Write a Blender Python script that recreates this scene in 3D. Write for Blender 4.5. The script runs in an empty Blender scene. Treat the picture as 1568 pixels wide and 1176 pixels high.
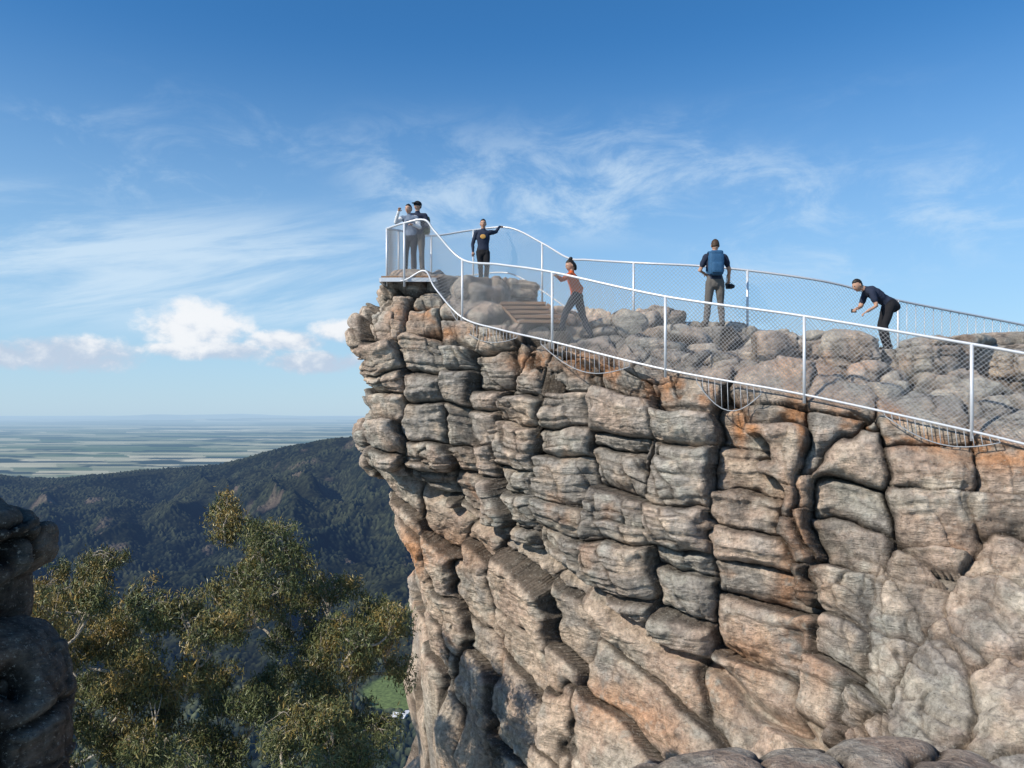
import bpy, math, numpy as np
from mathutils import Vector, Matrix
rng=np.random.default_rng(7)
sc=bpy.context.scene
SUN=np.array([-0.68,-0.43,0.59]); SUN/=np.linalg.norm(SUN)

# ---------------------------------------------------------------- noise
def _h(ix,iy,iz,seed):
    h=(ix.astype(np.int64)*374761393+iy.astype(np.int64)*668265263+iz.astype(np.int64)*2147483647+seed*1274126177)&0xffffffff
    h=((h^(h>>13))*1274126177)&0xffffffff
    h=((h^(h>>16))*2246822519)&0xffffffff
    h=h^(h>>15)
    return (h&0xffffff).astype(np.float32)/np.float32(16777215)
def vn(p,seed=0):
    i=np.floor(p).astype(np.int64); f=(p-i).astype(np.float32)
    f=f*f*f*(f*(f*6-15)+10)
    r=0
    for a in (0,1):
        wx=f[:,0] if a else 1-f[:,0]
        for b in (0,1):
            wy=f[:,1] if b else 1-f[:,1]
            for c in (0,1):
                wz=f[:,2] if c else 1-f[:,2]
                r=r+wx*wy*wz*_h(i[:,0]+a,i[:,1]+b,i[:,2]+c,seed)
    return r*2-1
def fbm(p,o=4,seed=0,g=.5):
    r=0;a=1;s=0
    for k in range(o):
        r=r+a*vn(p*(2.03**k)+k*17.3,seed+k); s+=a; a*=g
    return r/s
def voro2(x_,y_,jit=.9,seed=0,pw=2.):
    n=len(x_); ix=np.floor(x_).astype(np.int64); iy=np.floor(y_).astype(np.int64); z=np.zeros(n,np.int64)
    d1=np.full(n,9,np.float32); d2=np.full(n,9,np.float32); cid=np.zeros(n,np.float32); vx=np.zeros(n,np.float32)
    for a in (-1,0,1):
        for b in (-1,0,1):
            x=ix+a;y=iy+b
            dx=(x+.5+jit*(_h(x,y,z,seed)-.5)-x_).astype(np.float32)
            dy=(y+.5+jit*(_h(x,y,z,seed+11)-.5)-y_).astype(np.float32)
            d=np.sqrt(dx*dx+dy*dy) if pw==2 else (np.abs(dx)**pw+np.abs(dy)**pw)**(1/pw)
            nr=d<d1
            d2=np.where(nr,d1,np.minimum(d2,d)); d1=np.where(nr,d,d1)
            cid=np.where(nr,_h(x,y,z,seed+37),cid); vx=np.where(nr,dx,vx)
    return d1,d2,cid,vx
def layers(c,idc,seed,j=.7):
    k=np.floor(c); key=np.floor(idc*99991).astype(np.int64); z=np.zeros(len(c),np.int64)+seed
    cnt=np.zeros(len(c)); lo=np.full(len(c),9.); hi=np.full(len(c),9.)
    for m in (-1,0,1,2):
        b=k+m+j*(_h((k+m).astype(np.int64),key,z,seed)-.5)
        bl=b<=c; cnt+=bl
        lo=np.where(bl,np.minimum(lo,c-b),lo); hi=np.where(bl,hi,np.minimum(hi,b-c))
    return lo,hi,_h((k+cnt).astype(np.int64),key,z,seed+5)
def ss(a,b,x):
    t=np.clip((x-a)/(b-a),0,1); return t*t*(3-2*t)
def frac(x): return x-np.floor(x)

# ---------------------------------------------------------------- mesh helpers
def link(o,parent=None):
    sc.collection.objects.link(o)
    if parent is not None: o.parent=parent
    return o
def empty(name,parent=None):
    e=bpy.data.objects.new(name,None); e.empty_display_size=.2
    return link(e,parent)
def mesh_obj(name,V,F,mats=(),parent=None,smooth=True,mi=None,col=None,colname='Col'):
    V=np.asarray(V,np.float32)
    me=bpy.data.meshes.new(name)
    if isinstance(F,np.ndarray):
        n=F.shape[1]; nf=len(F)
        me.vertices.add(len(V)); me.vertices.foreach_set('co',V.ravel())
        me.loops.add(nf*n); me.loops.foreach_set('vertex_index',F.ravel().astype(np.int32))
        me.polygons.add(nf); me.polygons.foreach_set('loop_start',(np.arange(nf)*n).astype(np.int32))
        me.update(calc_edges=True)
    else:
        me.from_pydata([tuple(map(float,v)) for v in V],[],[tuple(map(int,f)) for f in F])
    me.polygons.foreach_set('use_smooth',np.full(len(me.polygons),smooth))
    for m in mats: me.materials.append(m)
    if mi is not None: me.polygons.foreach_set('material_index',np.asarray(mi,np.int32))
    if col is not None:
        at=me.color_attributes.new(colname,'FLOAT_COLOR','POINT')
        c=np.ones((len(V),4),np.float32); c[:,:col.shape[1]]=col
        at.data.foreach_set('color',c.ravel())
    me.update()
    return link(bpy.data.objects.new(name,me),parent)
def grid_faces(r,c):
    a=np.arange(r*c).reshape(r,c)
    return np.stack([a[:-1,:-1],a[:-1,1:],a[1:,1:],a[1:,:-1]],-1).reshape(-1,4)
def catmull(P,n):
    P=np.asarray(P,float); out=[]
    Q=np.concatenate([(2*P[0]-P[1])[None],P,(2*P[-1]-P[-2])[None]],0)
    for k in range(len(P)-1):
        m=n[k] if hasattr(n,'__len__') else n
        t=np.linspace(0,1,m,endpoint=False).reshape((-1,)+(1,)*(P.ndim-1))
        a,b,c,d=Q[k],Q[k+1],Q[k+2],Q[k+3]
        out.append(.5*((2*b)+(-a+c)*t+(2*a-5*b+4*c-d)*t*t+(-a+3*b-3*c+d)*t**3))
    out.append(P[-1:]); return np.concatenate(out)
class Acc:
    def __init__(s): s.V=[];s.F=[];s.M=[];s.n=0
    def add(s,V,F,m=0):
        s.V.append(np.asarray(V,float)); s.F+= [tuple(i+s.n for i in f) for f in F]; s.M+=[m]*len(F); s.n+=len(V)
    def tube(s,path,r,n=8,m=0,cap=True,flat=None):
        path=np.asarray(path,float); k=len(path)
        r=np.broadcast_to(np.asarray(r,float),(k,)) if np.ndim(r)<2 else np.asarray(r)
        T=np.gradient(path,axis=0); T/=np.linalg.norm(T,axis=1)[:,None]+1e-9
        if flat is not None: u=np.array(flat,float)
        else: u=np.array([0,0,1.]) if abs(T[0][2])<.9 else np.array([1.,0,0])
        V=[]
        for i in range(k):
            u=u-T[i]*u.dot(T[i]); u/=np.linalg.norm(u)+1e-9
            w=np.cross(T[i],u)
            a=np.arange(n)*2*math.pi/n
            ra,rb=(r[i],r[i]) if r.ndim==1 else r[i]
            V.append(path[i]+np.outer(np.cos(a)*ra,u)+np.outer(np.sin(a)*rb,w))
        V=np.vstack(V); F=[]
        for i in range(k-1):
            for j in range(n):
                F.append((i*n+j,i*n+(j+1)%n,(i+1)*n+(j+1)%n,(i+1)*n+j))
        if cap:
            F.append(tuple(range(n-1,-1,-1))); F.append(tuple((k-1)*n+j for j in range(n)))
        s.add(V,F,m)
    def box(s,c,h,R=None,m=0,bev=0.0):
        c=np.array(c,float); h=np.array(h,float)
        if bev<=0:
            V=np.array([[x,y,z] for x in (-1,1) for y in (-1,1) for z in (-1,1)],float)*h
            F=[(0,1,3,2),(4,6,7,5),(0,4,5,1),(2,3,7,6),(0,2,6,4),(1,5,7,3)]
        else:
            n=7; V=[];F=[]
            g=np.linspace(-1,1,n)
            for ax in range(3):
                for sg in (-1,1):
                    o=len(V)
                    for a in g:
                        for b in g:
                            q=np.zeros(3); q[ax]=sg; q[(ax+1)%3]=a; q[(ax+2)%3]=b
                            q=q*h; inner=np.clip(q,-(h-bev),h-bev); dd=q-inner
                            L=np.linalg.norm(dd); q=inner+dd/(L+1e-9)*bev if L>0 else q
                            V.append(q)
                    for i in range(n-1):
                        for j in range(n-1):
                            f=(o+i*n+j,o+(i+1)*n+j,o+(i+1)*n+j+1,o+i*n+j+1)
                            F.append(f if sg>0 else f[::-1])
            V=np.array(V)
        if R is not None: V=V@np.array(R).T
        s.add(V+c,F,m)
    def ell(s,c,r,R=None,m=0,nu=14,nv=10,fn=None):
        V=[];F=[]
        for i in range(nv+1):
            th=math.pi*i/nv
            for j in range(nu):
                ph=2*math.pi*j/nu
                V.append((math.sin(th)*math.cos(ph),math.sin(th)*math.sin(ph),math.cos(th)))
        V=np.array(V)
        if fn is not None: V=fn(V)
        V=V*np.array(r)
        for i in range(nv):
            for j in range(nu):
                F.append((i*nu+j,(i+1)*nu+j,(i+1)*nu+(j+1)%nu,i*nu+(j+1)%nu))
        if R is not None: V=V@np.array(R).T
        s.add(V+np.array(c),F,m)
    def obj(s,name,mats,parent=None,smooth=True):
        return mesh_obj(name,np.vstack(s.V),s.F,mats,parent,smooth,mi=s.M)

# ---------------------------------------------------------------- materials
def mat(name,col,rough=.8,metal=0.,var=.25,scale=30.,bump=0.,spec=.3):
    m=bpy.data.materials.new(name); m.use_nodes=True; nt=m.node_tree; b=nt.nodes['Principled BSDF']
    b.inputs['Roughness'].default_value=rough; b.inputs['Metallic'].default_value=metal
    b.inputs['Specular IOR Level'].default_value=spec
    tc=nt.nodes.new('ShaderNodeTexCoord'); no=nt.nodes.new('ShaderNodeTexNoise')
    no.inputs['Scale'].default_value=scale; no.inputs['Detail'].default_value=3
    nt.links.new(tc.outputs['Object'],no.inputs['Vector'])
    cr=nt.nodes.new('ShaderNodeMixRGB'); cr.blend_type='MIX'
    cr.inputs[1].default_value=(*[c*(1-var) for c in col],1); cr.inputs[2].default_value=(*[min(1,c*(1+var)) for c in col],1)
    nt.links.new(no.outputs['Fac'],cr.inputs[0]); nt.links.new(cr.outputs[0],b.inputs['Base Color'])
    if bump:
        bp=nt.nodes.new('ShaderNodeBump'); bp.inputs['Strength'].default_value=bump; bp.inputs['Distance'].default_value=.02
        nt.links.new(no.outputs['Fac'],bp.inputs['Height']); nt.links.new(bp.outputs[0],b.inputs['Normal'])
    return m
def rock_material():
    m=bpy.data.materials.new('weathered_sandstone'); m.use_nodes=True; nt=m.node_tree; N=nt.nodes; L=nt.links
    b=N['Principled BSDF']; b.inputs['Roughness'].default_value=.92; b.inputs['Specular IOR Level'].default_value=.12
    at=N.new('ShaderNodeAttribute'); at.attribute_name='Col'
    tc=N.new('ShaderNodeTexCoord')
    def noise(scale,det,rough,src=None):
        n=N.new('ShaderNodeTexNoise'); n.inputs['Scale'].default_value=scale; n.inputs['Detail'].default_value=det; n.inputs['Roughness'].default_value=rough
        L.new(src or tc.outputs['Object'],n.inputs['Vector']); return n.outputs['Fac']
    def mr(v,a,b_,c,d):
        r=N.new('ShaderNodeMapRange')
        for i,q in enumerate((a,b_,c,d)): r.inputs[i+1].default_value=q
        L.new(v,r.inputs[0]); return r.outputs[0]
    n1=noise(8,6,.75)
    mu=N.new('ShaderNodeVectorMath'); mu.operation='SCALE'; L.new(at.outputs['Color'],mu.inputs[0]); L.new(mr(n1,.32,.68,.5,1.5),mu.inputs['Scale'])
    mx=N.new('ShaderNodeMixRGB'); mx.inputs[2].default_value=(.56,.53,.45,1)
    n2=noise(20,5,.78)
    L.new(mr(n2,.57,.66,0,.55),mx.inputs[0]); L.new(mu.outputs[0],mx.inputs[1])
    m2=N.new('ShaderNodeMixRGB'); m2.inputs[2].default_value=(.07,.06,.05,1)
    mpd=N.new('ShaderNodeMapping'); mpd.inputs['Location'].default_value=(5,9,2); L.new(tc.outputs['Object'],mpd.inputs[0])
    n3=noise(17,5,.78,mpd.outputs[0])
    L.new(mr(n3,.57,.67,0,.65),m2.inputs[0]); L.new(mx.outputs[0],m2.inputs[1])
    L.new(m2.outputs[0],b.inputs['Base Color'])
    mp=N.new('ShaderNodeMapping'); mp.inputs['Scale'].default_value=(5,5,22); L.new(tc.outputs['Object'],mp.inputs[0])
    n4=noise(1.3,5,.68,mp.outputs[0])
    ad=N.new('ShaderNodeMath'); ad.operation='ADD'; L.new(n4,ad.inputs[0]); L.new(n1,ad.inputs[1])
    bp=N.new('ShaderNodeBump'); bp.inputs['Strength'].default_value=1.0; bp.inputs['Distance'].default_value=.065
    L.new(ad.outputs[0],bp.inputs['Height']); L.new(bp.outputs[0],b.inputs['Normal'])
    return m
ROCK=rock_material()
GALV=mat('galvanised_steel',(.66,.67,.68),.45,.3,.12,20,spec=.5)
WIRE=mat('wire_steel',(.36,.37,.38),.5,.2,.1,20)
TIMBER=mat('weathered_timber',(.28,.17,.10),.85,0,.35,14,.4)

# ---------------------------------------------------------------- rock surface
def zc(x): return -1.5-.45*(x+2.9)
def pil(e,r): return np.sqrt(np.clip(1-(1-np.clip(e/r,0,1))**2,0,1))
def smin(a,b,k=.05):
    h=np.clip(.5+.5*(b-a)/k,0,1); return b*(1-h)+a*h-k*h*(1-h)
def blocks(a,b,c,sa,sb,scz,seed,r0,pw=2.6,k=.05):
    d1,d2,ic,vx=voro2(a/sa,b/sb,.95,seed,pw)
    eV=(d2-d1)*.5*sa
    lo,hi,idb=layers(c/scz+ic*3.1,ic,seed+3)
    eH=np.minimum(lo,hi)*scz
    e=smin(eV,eH,k); r=r0*(.5+1.3*frac(idb*5.7))
    rel=lo/(lo+hi+1e-6)-.5
    return e,pil(e,r),ic,idb,rel,vx*sa
def rock_disp(P,amp=1.0,smooth_mask=None):
    P=P.astype(np.float64)
    w=np.stack([fbm(P*.8,3,1),fbm(P*.8+31,3,2),fbm(P*.8+77,3,3)],1)
    w2=np.stack([fbm(P*3.2,2,4),fbm(P*3.2+31,2,5),fbm(P*3.2+77,2,6)],1)
    Q=P+w*np.array([.40,.3,.20])+w2*np.array([.08,.08,.035])
    a=.82*Q[:,0]-.57*Q[:,1]; b=.57*Q[:,0]+.82*Q[:,1]; c=Q[:,2]+.07*a
    low=ss(-.15,.15,zc(P[:,0]+.3*w[:,0])-P[:,2]+.25*w[:,1])
    sm=np.zeros(len(P)) if smooth_mask is None else smooth_mask
    e,pA,icA,idA,rel,vx=blocks(a,b,c,1.15,1.3,.70,5,.20,3.0,.06)
    st1=.5+.5*ss(-.5,.1,fbm(P*1.1,2,31))
    A=.38*st1*(pA-1)+.40*(idA-.5)+.22*(icA-.5)+.24*rel*(.3+frac(idA*3.3))+.50*vx*(frac(idA*7.7)-.5)
    eB,pB,icB,idB,relB,_=blocks(a+.3*c,b,c+.03*w2[:,0],.52,.6,.26,15,.06,3.0,.03)
    patch=ss(-.30,.30,fbm(P*.75,2,40)); Bm=.15+.85*patch
    B=.08*(pB-1)+.13*(idB-.5)+.06*relB
    cl=Q[:,2]+.40*a
    eL,pL,icL,idL,relL,vL=blocks(a,b,cl,2.5,2.3,1.35,9,.20,3.0,.08)
    Lw=.30*(.4+.6*st1)*(pL-1)+.42*(idL-.5)+.24*relL+.24*vL*(frac(idL*7.7)-.5)
    st=np.tanh(3.5*vn(np.stack([a*.5,b*.5,c*4.6],1),50))*.03+np.tanh(3.5*vn(np.stack([a*.9,b*.9,c*11],1),51))*.02
    fine=.06*fbm(P*2.0,3,60)+.035*fbm(P*7,3,63)
    big=.26*fbm(P*.42,2,70)
    rough=np.abs(fbm(P*np.array([3.,3,5]),3,66))*.05
    crack=np.exp(-((zc(P[:,0])-P[:,2]+.3*w[:,1])/.10)**2)*.38*ss(-3.2,-2.4,P[:,0])*ss(5.5,4,P[:,0])*(P[:,1]<19.5)
    D=(1-low)*A*(1-.55*sm)+low*Lw*(1-.45*sm)+B*Bm*(1-.7*low)*(1-.5*sm)+st*(1-.6*low)+fine+big-crack+.10*low-rough
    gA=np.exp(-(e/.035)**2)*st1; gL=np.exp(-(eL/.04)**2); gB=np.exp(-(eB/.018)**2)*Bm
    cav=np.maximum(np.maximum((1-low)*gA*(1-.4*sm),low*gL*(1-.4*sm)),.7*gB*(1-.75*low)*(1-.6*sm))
    cell=(1-low)*idA+low*idL
    return D*amp,dict(cav=np.clip(cav,0,1),cell=cell,idB=idB,low=low,sm=sm)
STAINS=[ # x, z, rx, rz, strength
 (4.6,-.2,.10,.55,1.0),(3.9,-.25,.12,.35,1.),(.35,1.05,.5,.22,.9),(-1.5,1.75,.45,.16,.8),(1.3,1.0,.45,.2,.8),(6.9,-.5,.28,.2,.95),
 (-2.35,-3.3,.45,.7,.9),(4.45,-2.6,.24,1.7,.6),(3.9,-3.9,.5,.5,.55),(1.9,-5.3,1.0,.4,.6),(-1.4,-3.0,.9,.4,.45),(5.9,.0,.2,.2,.8),(2.6,.3,.3,.2,.6),(3.3,-4.6,.5,.4,.5),(-2.6,2.3,.3,.25,.5),(6.0,-4.6,1.6,.4,.4)]
def rock_color(P,inf,dark=1.0,lip=False):
    n=fbm(P*.8,3,80); n2=fbm(P*2.5,3,84); n3=fbm(P*7,3,88)
    grey=np.array([.37,.335,.29]); pink=np.array([.48,.362,.277]); tan=np.array([.56,.445,.335]); lich=np.array([.46,.45,.38])
    dk=np.array([.155,.142,.125])
    t=ss(-.35,.5,n+.6*(inf['cell']-.5)+.25*n2+.3*inf['low'])[:,None]
    C=grey*(1-t)+pink*t
    t=(ss(.0,.55,n2+.5*(inf['idB']-.5)+.3*inf['low']+.2*inf['sm'])*.7)[:,None]
    C=C*(1-t)+tan*t
    t=(ss(-.05,.45,fbm(P*1.6+50,3,91)+.3*n3)*.5)[:,None]; C=C*(1-t)+lich*t
    t=(ss(.15,.55,fbm(P*np.array([1.6,1.6,.6])+9,3,95)+.3*n3)*.6*(1-.6*inf['low']))[:,None]; C=C*(1-t)+dk*t
    o=np.zeros(len(P))
    for x,z,rx,rz,s in STAINS:
        q=((P[:,0]-x)/rx)**2+((P[:,2]-z)/rz)**2
        o=np.maximum(o,s*np.exp(-q)*ss(-.5,.2,n3+n2*.6+.25))
    o=np.maximum(o,.35*ss(.42,.7,fbm(P*1.1+120,3,99)))
    if lip:
        zl=np.interp(P[:,0],[-3,-1.1,.85,2.75,4.75,6.75,9,13],[3,2.1,1.3,.66,.18,-.36,-.9,-1.3])
        o=np.maximum(o,.85*np.exp(-((P[:,2]-zl+.2)/.25)**2)*ss(-.02,.38,fbm(P*1.5+33,3,103)+.25*n3))
    o=o[:,None]; C=C*(1-o)+np.array([.53,.25,.11])*o
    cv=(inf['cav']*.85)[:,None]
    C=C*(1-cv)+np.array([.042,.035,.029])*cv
    C*=(1+.18*n3+.22*(inf['idB']-.5)+.2*(inf['cell']-.5))[:,None]
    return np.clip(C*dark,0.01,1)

PEOPLE_FEET=[(-2.42,19.5,3.42,.5),(-.75,20.9,3.26,.45),(1.0,16.3,1.64,.22),(1.62,16.3,1.50,.22),(4.07,16.1,1.70,.42),(7.17,15.5,1.20,.42)]
def flatten(V):
    for x,y,z,r in PEOPLE_FEET:
        d=np.hypot(V[:,0]-x,V[:,1]-y)
        w=(1-ss(r*.75,r*1.5,d))*(V[:,2]>z-2.2)
        V[:,2]=V[:,2]*(1-w)+z*w
    return V

def build_cliff(parent):
    tipP=[(3.2,-.25),(2.4,.12),(1.75,.60),(1.1,.42),(.6,.15),(0,.4),(-.5,.62),(-1.1,.58),(-1.5,.0),(-2.8,-.38),(-3.6,-.75),(-4.1,-1.0),(-5.8,-1.15),(-8.2,-.95),(-40,2)]
    bk=[(4,0),(-2,.3),(-10,.8),(-40,4)]
    C=[
     ((14,20,.4),(.2,1),(13,14.6,.6),bk),
     ((8,18.6,1.1),(.1,1),(8,15.4,1.05),bk),
     ((3.2,19.3,2.0),(.3,.95),(3.4,16.7,1.8),bk),
     ((.2,23.0,3.0),(.3,.95),(.4,19.0,2.7),bk),
     ((-2.2,22.8,3.2),(-.6,.8),(-1.3,20.2,3.3),bk),
     ((-3.1,20.4,3.15),(-1,.1),(-1.8,20,3.4),tipP),
     ((-2.75,18.6,2.95),(-.9,-.42),(-1.6,19.8,3.38),tipP),
     ((-1.1,17.6,2.1),(-.42,-.9),(-.6,19.7,3.15),[(2.1,0),(1.2,.3),(0,.25),(-1,.35),(-2,.05),(-3.2,-.35),(-4.5,-.5),(-6,-.4),(-8,-.2),(-40,3)]),
     ((.85,15.7,1.3),(-.52,-.85),(1.4,18.4,2.45),[(1.3,0),(.6,.15),(0,.2),(-2,.35),(-2.9,.3),(-3.5,-.1),(-4,-.2),(-6,.1),(-9,.6),(-40,4)]),
     ((2.75,14.2,.66),(-.5,-.86),(3.2,17,2.05),[(.7,0),(0,.15),(-1,.2),(-3.3,.35),(-4.1,.1),(-5,.3),(-6.5,.8),(-9,1.5),(-40,6)]),
     ((4.75,13.0,.18),(-.5,-.86),(5.6,16.3,1.6),[(.2,0),(-.5,.15),(-1,.2),(-3,.5),(-4.2,.8),(-5,1.5),(-6,2.6),(-9,4.5),(-40,8)]),
     ((6.75,11.8,-.36),(-.5,-.86),(8,15.6,1.2),[(-.3,0),(-1,.12),(-1.8,.35),(-2.6,.9),(-3.4,2.1),(-4.3,3.6),(-6,5.6),(-9,7.4),(-40,10)]),
     ((8.4,10.8,-.85),(-.45,-.9),(11,15,1.0),[(-.9,0),(-1.6,.3),(-2.5,1.4),(-3.2,2.8),(-4.2,4.8),(-6,6.7),(-9,8),(-40,10)]),
     ((12,8.8,-1.7),(-.4,-.9),(15,14,.7),[(-1.3,0),(-2,.3),(-3,1.5),(-4,3.5),(-6,6),(-40,10)]),
    ]
    w=np.concatenate([np.linspace(40,9.2,50),np.linspace(9.15,0,580)])
    t=np.linspace(0,1,190)[1:]
    cols=[]
    for lip,n,sp,prof in C:
        n=np.array(n,float);n/=np.linalg.norm(n)
        pz=np.array([p[0] for p in prof])[::-1];po=np.array([p[1] for p in prof])[::-1]
        z=lip[2]-w
        zz=z[:,None]+np.linspace(-.25,.25,7)[None]
        o=np.interp(zz,pz,po).mean(1)
        face=np.stack([lip[0]+n[0]*o,lip[1]+n[1]*o,z],1)
        o0=o[-1]
        start=np.array([lip[0]+n[0]*o0,lip[1]+n[1]*o0,lip[2]])
        g=t**.85
        top=np.stack([start[0]+(sp[0]-start[0])*t,start[1]+(sp[1]-start[1])*t,lip[2]+(sp[2]-lip[2])*g],1)
        cols.append(np.vstack([face,top]))
    cols=np.array(cols)
    segs=[20,30,30,35,55,125,145,160,155,150,160,140,60]
    G=catmull(cols,segs)
    G=np.transpose(G,(1,0,2)); R,Cn=G.shape[:2]
    du=np.gradient(G,axis=1); dv=np.gradient(G,axis=0)
    N=np.cross(du,dv); N/=np.linalg.norm(N,axis=2)[...,None]+1e-9
    if N[R//2,Cn*2//3,1]>0: N=-N
    k=21
    Np=np.pad(N,((k//2,k//2),(0,0),(0,0)),mode='edge')
    cs=np.cumsum(np.concatenate([np.zeros((1,Cn,3)),Np],0),axis=0); N=(cs[k:]-cs[:-k])/k
    N/=np.linalg.norm(N,axis=2)[...,None]+1e-9
    P=G.reshape(-1,3); N=N.reshape(-1,3)
    sm=ss(4.0,6.0,P[:,0])*ss(-1.8,-3.0,P[:,2])
    sm=np.where(P[:,2]>-1.0,0,sm)
    D,inf=rock_disp(P,1.0,sm)
    lipd=np.concatenate([w,t*3.]); lipm=np.repeat(np.exp(-(lipd/.45)**2),Cn)
    lipm=lipm*ss(-2.2,-.8,P[:,0])
    D=D*(1-lipm)+np.minimum(D,.0+.1*D)*lipm
    topw=np.zeros((R,Cn)); topw[len(w):]=np.linspace(0,1,len(t))[:,None]; topw=ss(0,.15,topw.reshape(-1))
    D=D*(1-.2*topw)
    V=P+N*D[:,None]
    V=flatten(V)
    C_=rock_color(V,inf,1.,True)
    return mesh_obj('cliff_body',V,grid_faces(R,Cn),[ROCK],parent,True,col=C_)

def boulder(name,c,r,parent=None,res=110,rot=0.,amp=.55,pw=3.2,dark=1.,seed=0):
    th=np.linspace(0.02,math.pi-.02,res); ph=np.linspace(0,2*math.pi,int(res*1.7))
    T,Ph=np.meshgrid(th,ph,indexing='ij')
    D=np.stack([np.sin(T)*np.cos(Ph),np.sin(T)*np.sin(Ph),np.cos(T)],-1).reshape(-1,3)
    s=(np.abs(D)**pw).sum(1)**(-1/pw); B=D*s[:,None]*np.array(r)
    Nn=np.sign(B)*np.abs(D)**(pw-1)/np.array(r); Nn/=np.linalg.norm(Nn,axis=1)[:,None]
    cr,sr=math.cos(rot),math.sin(rot); M=np.array([[cr,-sr,0],[sr,cr,0],[0,0,1]])
    B=B@M.T+np.array(c); Nn=Nn@M.T
    dd,inf=rock_disp(B+np.array([seed*3.7,0,seed*1.9+20]),amp)
    inf['low']=inf['low']*0
    V=B+Nn*dd[:,None]
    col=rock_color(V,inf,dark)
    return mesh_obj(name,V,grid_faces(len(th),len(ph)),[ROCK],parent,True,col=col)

cliff=empty('rock_cliff')
body=build_cliff(cliff)
TB=[((.12,19.2,2.82),(.58,.6,.42)),((-.75,18.6,2.55),(.5,.5,.4)),((-1.65,18.9,2.95),(.55,.45,.36)),((2.15,16.7,1.75),(.75,.5,.26)),
    ((2.95,15.8,1.2),(.8,.5,.3)),((4.9,15.0,1.0),(.85,.5,.32)),((6.1,14.35,1.08),(.46,.42,.34)),((7.65,14.3,.92),(1.0,.7,.48)),
    ((9.1,14.1,.8),(.85,.8,.45)),((9.8,16.1,1.1),(1.3,.6,.42)),((5.9,14.1,.42),(.8,.45,.3)),((3.7,15.1,.75),(.6,.4,.3)),((1.0,17.4,1.75),(.5,.4,.3)),((7.8,13.4,.1),(1.0,.5,.35)),
    ((3.0,17.0,1.9),(.6,.4,.22)),((6.3,15.9,1.35),(.7,.4,.22))]
for i,(c,r) in enumerate(TB):
    boulder('summit_boulder_%d'%(i+1),c,r,cliff,100,rng.uniform(-.6,.6),.6,seed=i+1,pw=3.6)
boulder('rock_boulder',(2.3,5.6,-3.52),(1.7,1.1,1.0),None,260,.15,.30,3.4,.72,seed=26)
oc=empty('rock_outcrop')
boulder('upper_block',(-5.72,8.0,-1.32),(1.0,.8,.48),oc,130,.1,.5,dark=.32,seed=31)  # dark factor puts shade into the rock colour of these three blocks
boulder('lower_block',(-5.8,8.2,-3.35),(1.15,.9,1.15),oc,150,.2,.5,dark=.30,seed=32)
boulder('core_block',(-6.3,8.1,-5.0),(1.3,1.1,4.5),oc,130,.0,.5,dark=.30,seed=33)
boulder('shade_block',(-7.9,6.0,-3.5),(1.9,1.7,6.8),oc,130,.2,.6,dark=.5,seed=34)  # unseen block added out of frame to cast shade on the outcrop

# ---------------------------------------------------------------- railings
def railing(name,top,bot,posts,wire=.07,bal=None,r=.024,wr=.0028):
    e=empty(name)
    T=catmull(top,14);B=catmull(bot,14)
    a=Acc(); a.tube(T,r,10); a.obj('top_rail',[GALV],e)
    a=Acc(); a.tube(B,r*.85,8); a.obj('bottom_rail',[GALV],e)
    a=Acc()
    for p,q in posts: a.tube(np.array([q,(np.array(p)+np.array(q))/2,p]),r*1.05,10)
    a.obj('posts',[GALV],e)
    s=np.concatenate([[0],np.cumsum(np.linalg.norm(np.diff(T,axis=0),axis=1))]); L=s[-1]
    H=1.25; a=Acc()
    def pt(ss_,h):
        t=np.array([np.interp(ss_,s,T[:,k]) for k in range(3)]).T
        b=np.array([np.interp(ss_,s,B[:,k]) for k in range(3)]).T
        return b+(t-b)*h[:,None]
    hs=np.linspace(0,1,11)
    for sg in (1,-1):
        x=-H
        while x<L+H:
            q=x+sg*H*hs; ok=(q>=0)&(q<=L)
            if ok.sum()>=2: a.tube(pt(q[ok],hs[ok]),wr,3,cap=False)
            x+=wire
    a.obj('wire_mesh',[WIRE],e)
    if bal:
        a=Acc()
        for s0,s1,dep in bal:
            q=np.arange(s0,s1,.11); P=pt(q,np.zeros(len(q)))
            dz=dep*np.sin(np.linspace(.25,math.pi-.25,len(q)))
            lo=P.copy(); lo[:,2]-=dz; lo[:,1]-=.06
            for i in range(len(q)): a.tube(np.array([P[i],lo[i]]),.007,5)
            a.tube(lo,.009,5)
        a.obj('lower_balusters',[WIRE],e)
    return e
off=lambda L_,k0: [tuple(np.array(p)+(np.array([-.06,-.11,.02]) if i>=k0 else 0)) for i,p in enumerate(L_)]
NT=off([(-2.93,18.8,4.31),(-2.44,18.2,4.30),(-1.96,18.0,4.32),(-1.70,17.9,4.02),(-1.09,17.6,3.36),(-.19,16.8,3.06),(.84,15.7,2.71),(2.75,14.2,2.02),(4.75,13.0,1.53),(6.75,11.8,.98),(8.1,10.95,.6),(10.5,9.6,.1)],5)
NB=off([(-2.93,18.8,3.10),(-2.44,18.2,3.0),(-1.96,18.0,3.18),(-1.70,17.9,2.76),(-1.09,17.6,2.09),(-.19,16.8,1.71),(.84,15.7,1.36),(2.75,14.2,.74),(4.75,13.0,.27),(6.75,11.8,-.29),(8.1,10.95,-.70),(10.5,9.6,-1.25)],5)
pst=[(NT[i],tuple(np.array(NB[i])-np.array([0,0,.14]))) for i in (0,1,4,6,7,8,9,10,11)]
railing('safety_railing',NT,NB,pst,bal=[(2.3,4.6,.34),(5.2,7.3,.42),(8.6,9.8,.5),(11.6,13.2,.3)],wr=.0034)
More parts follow.
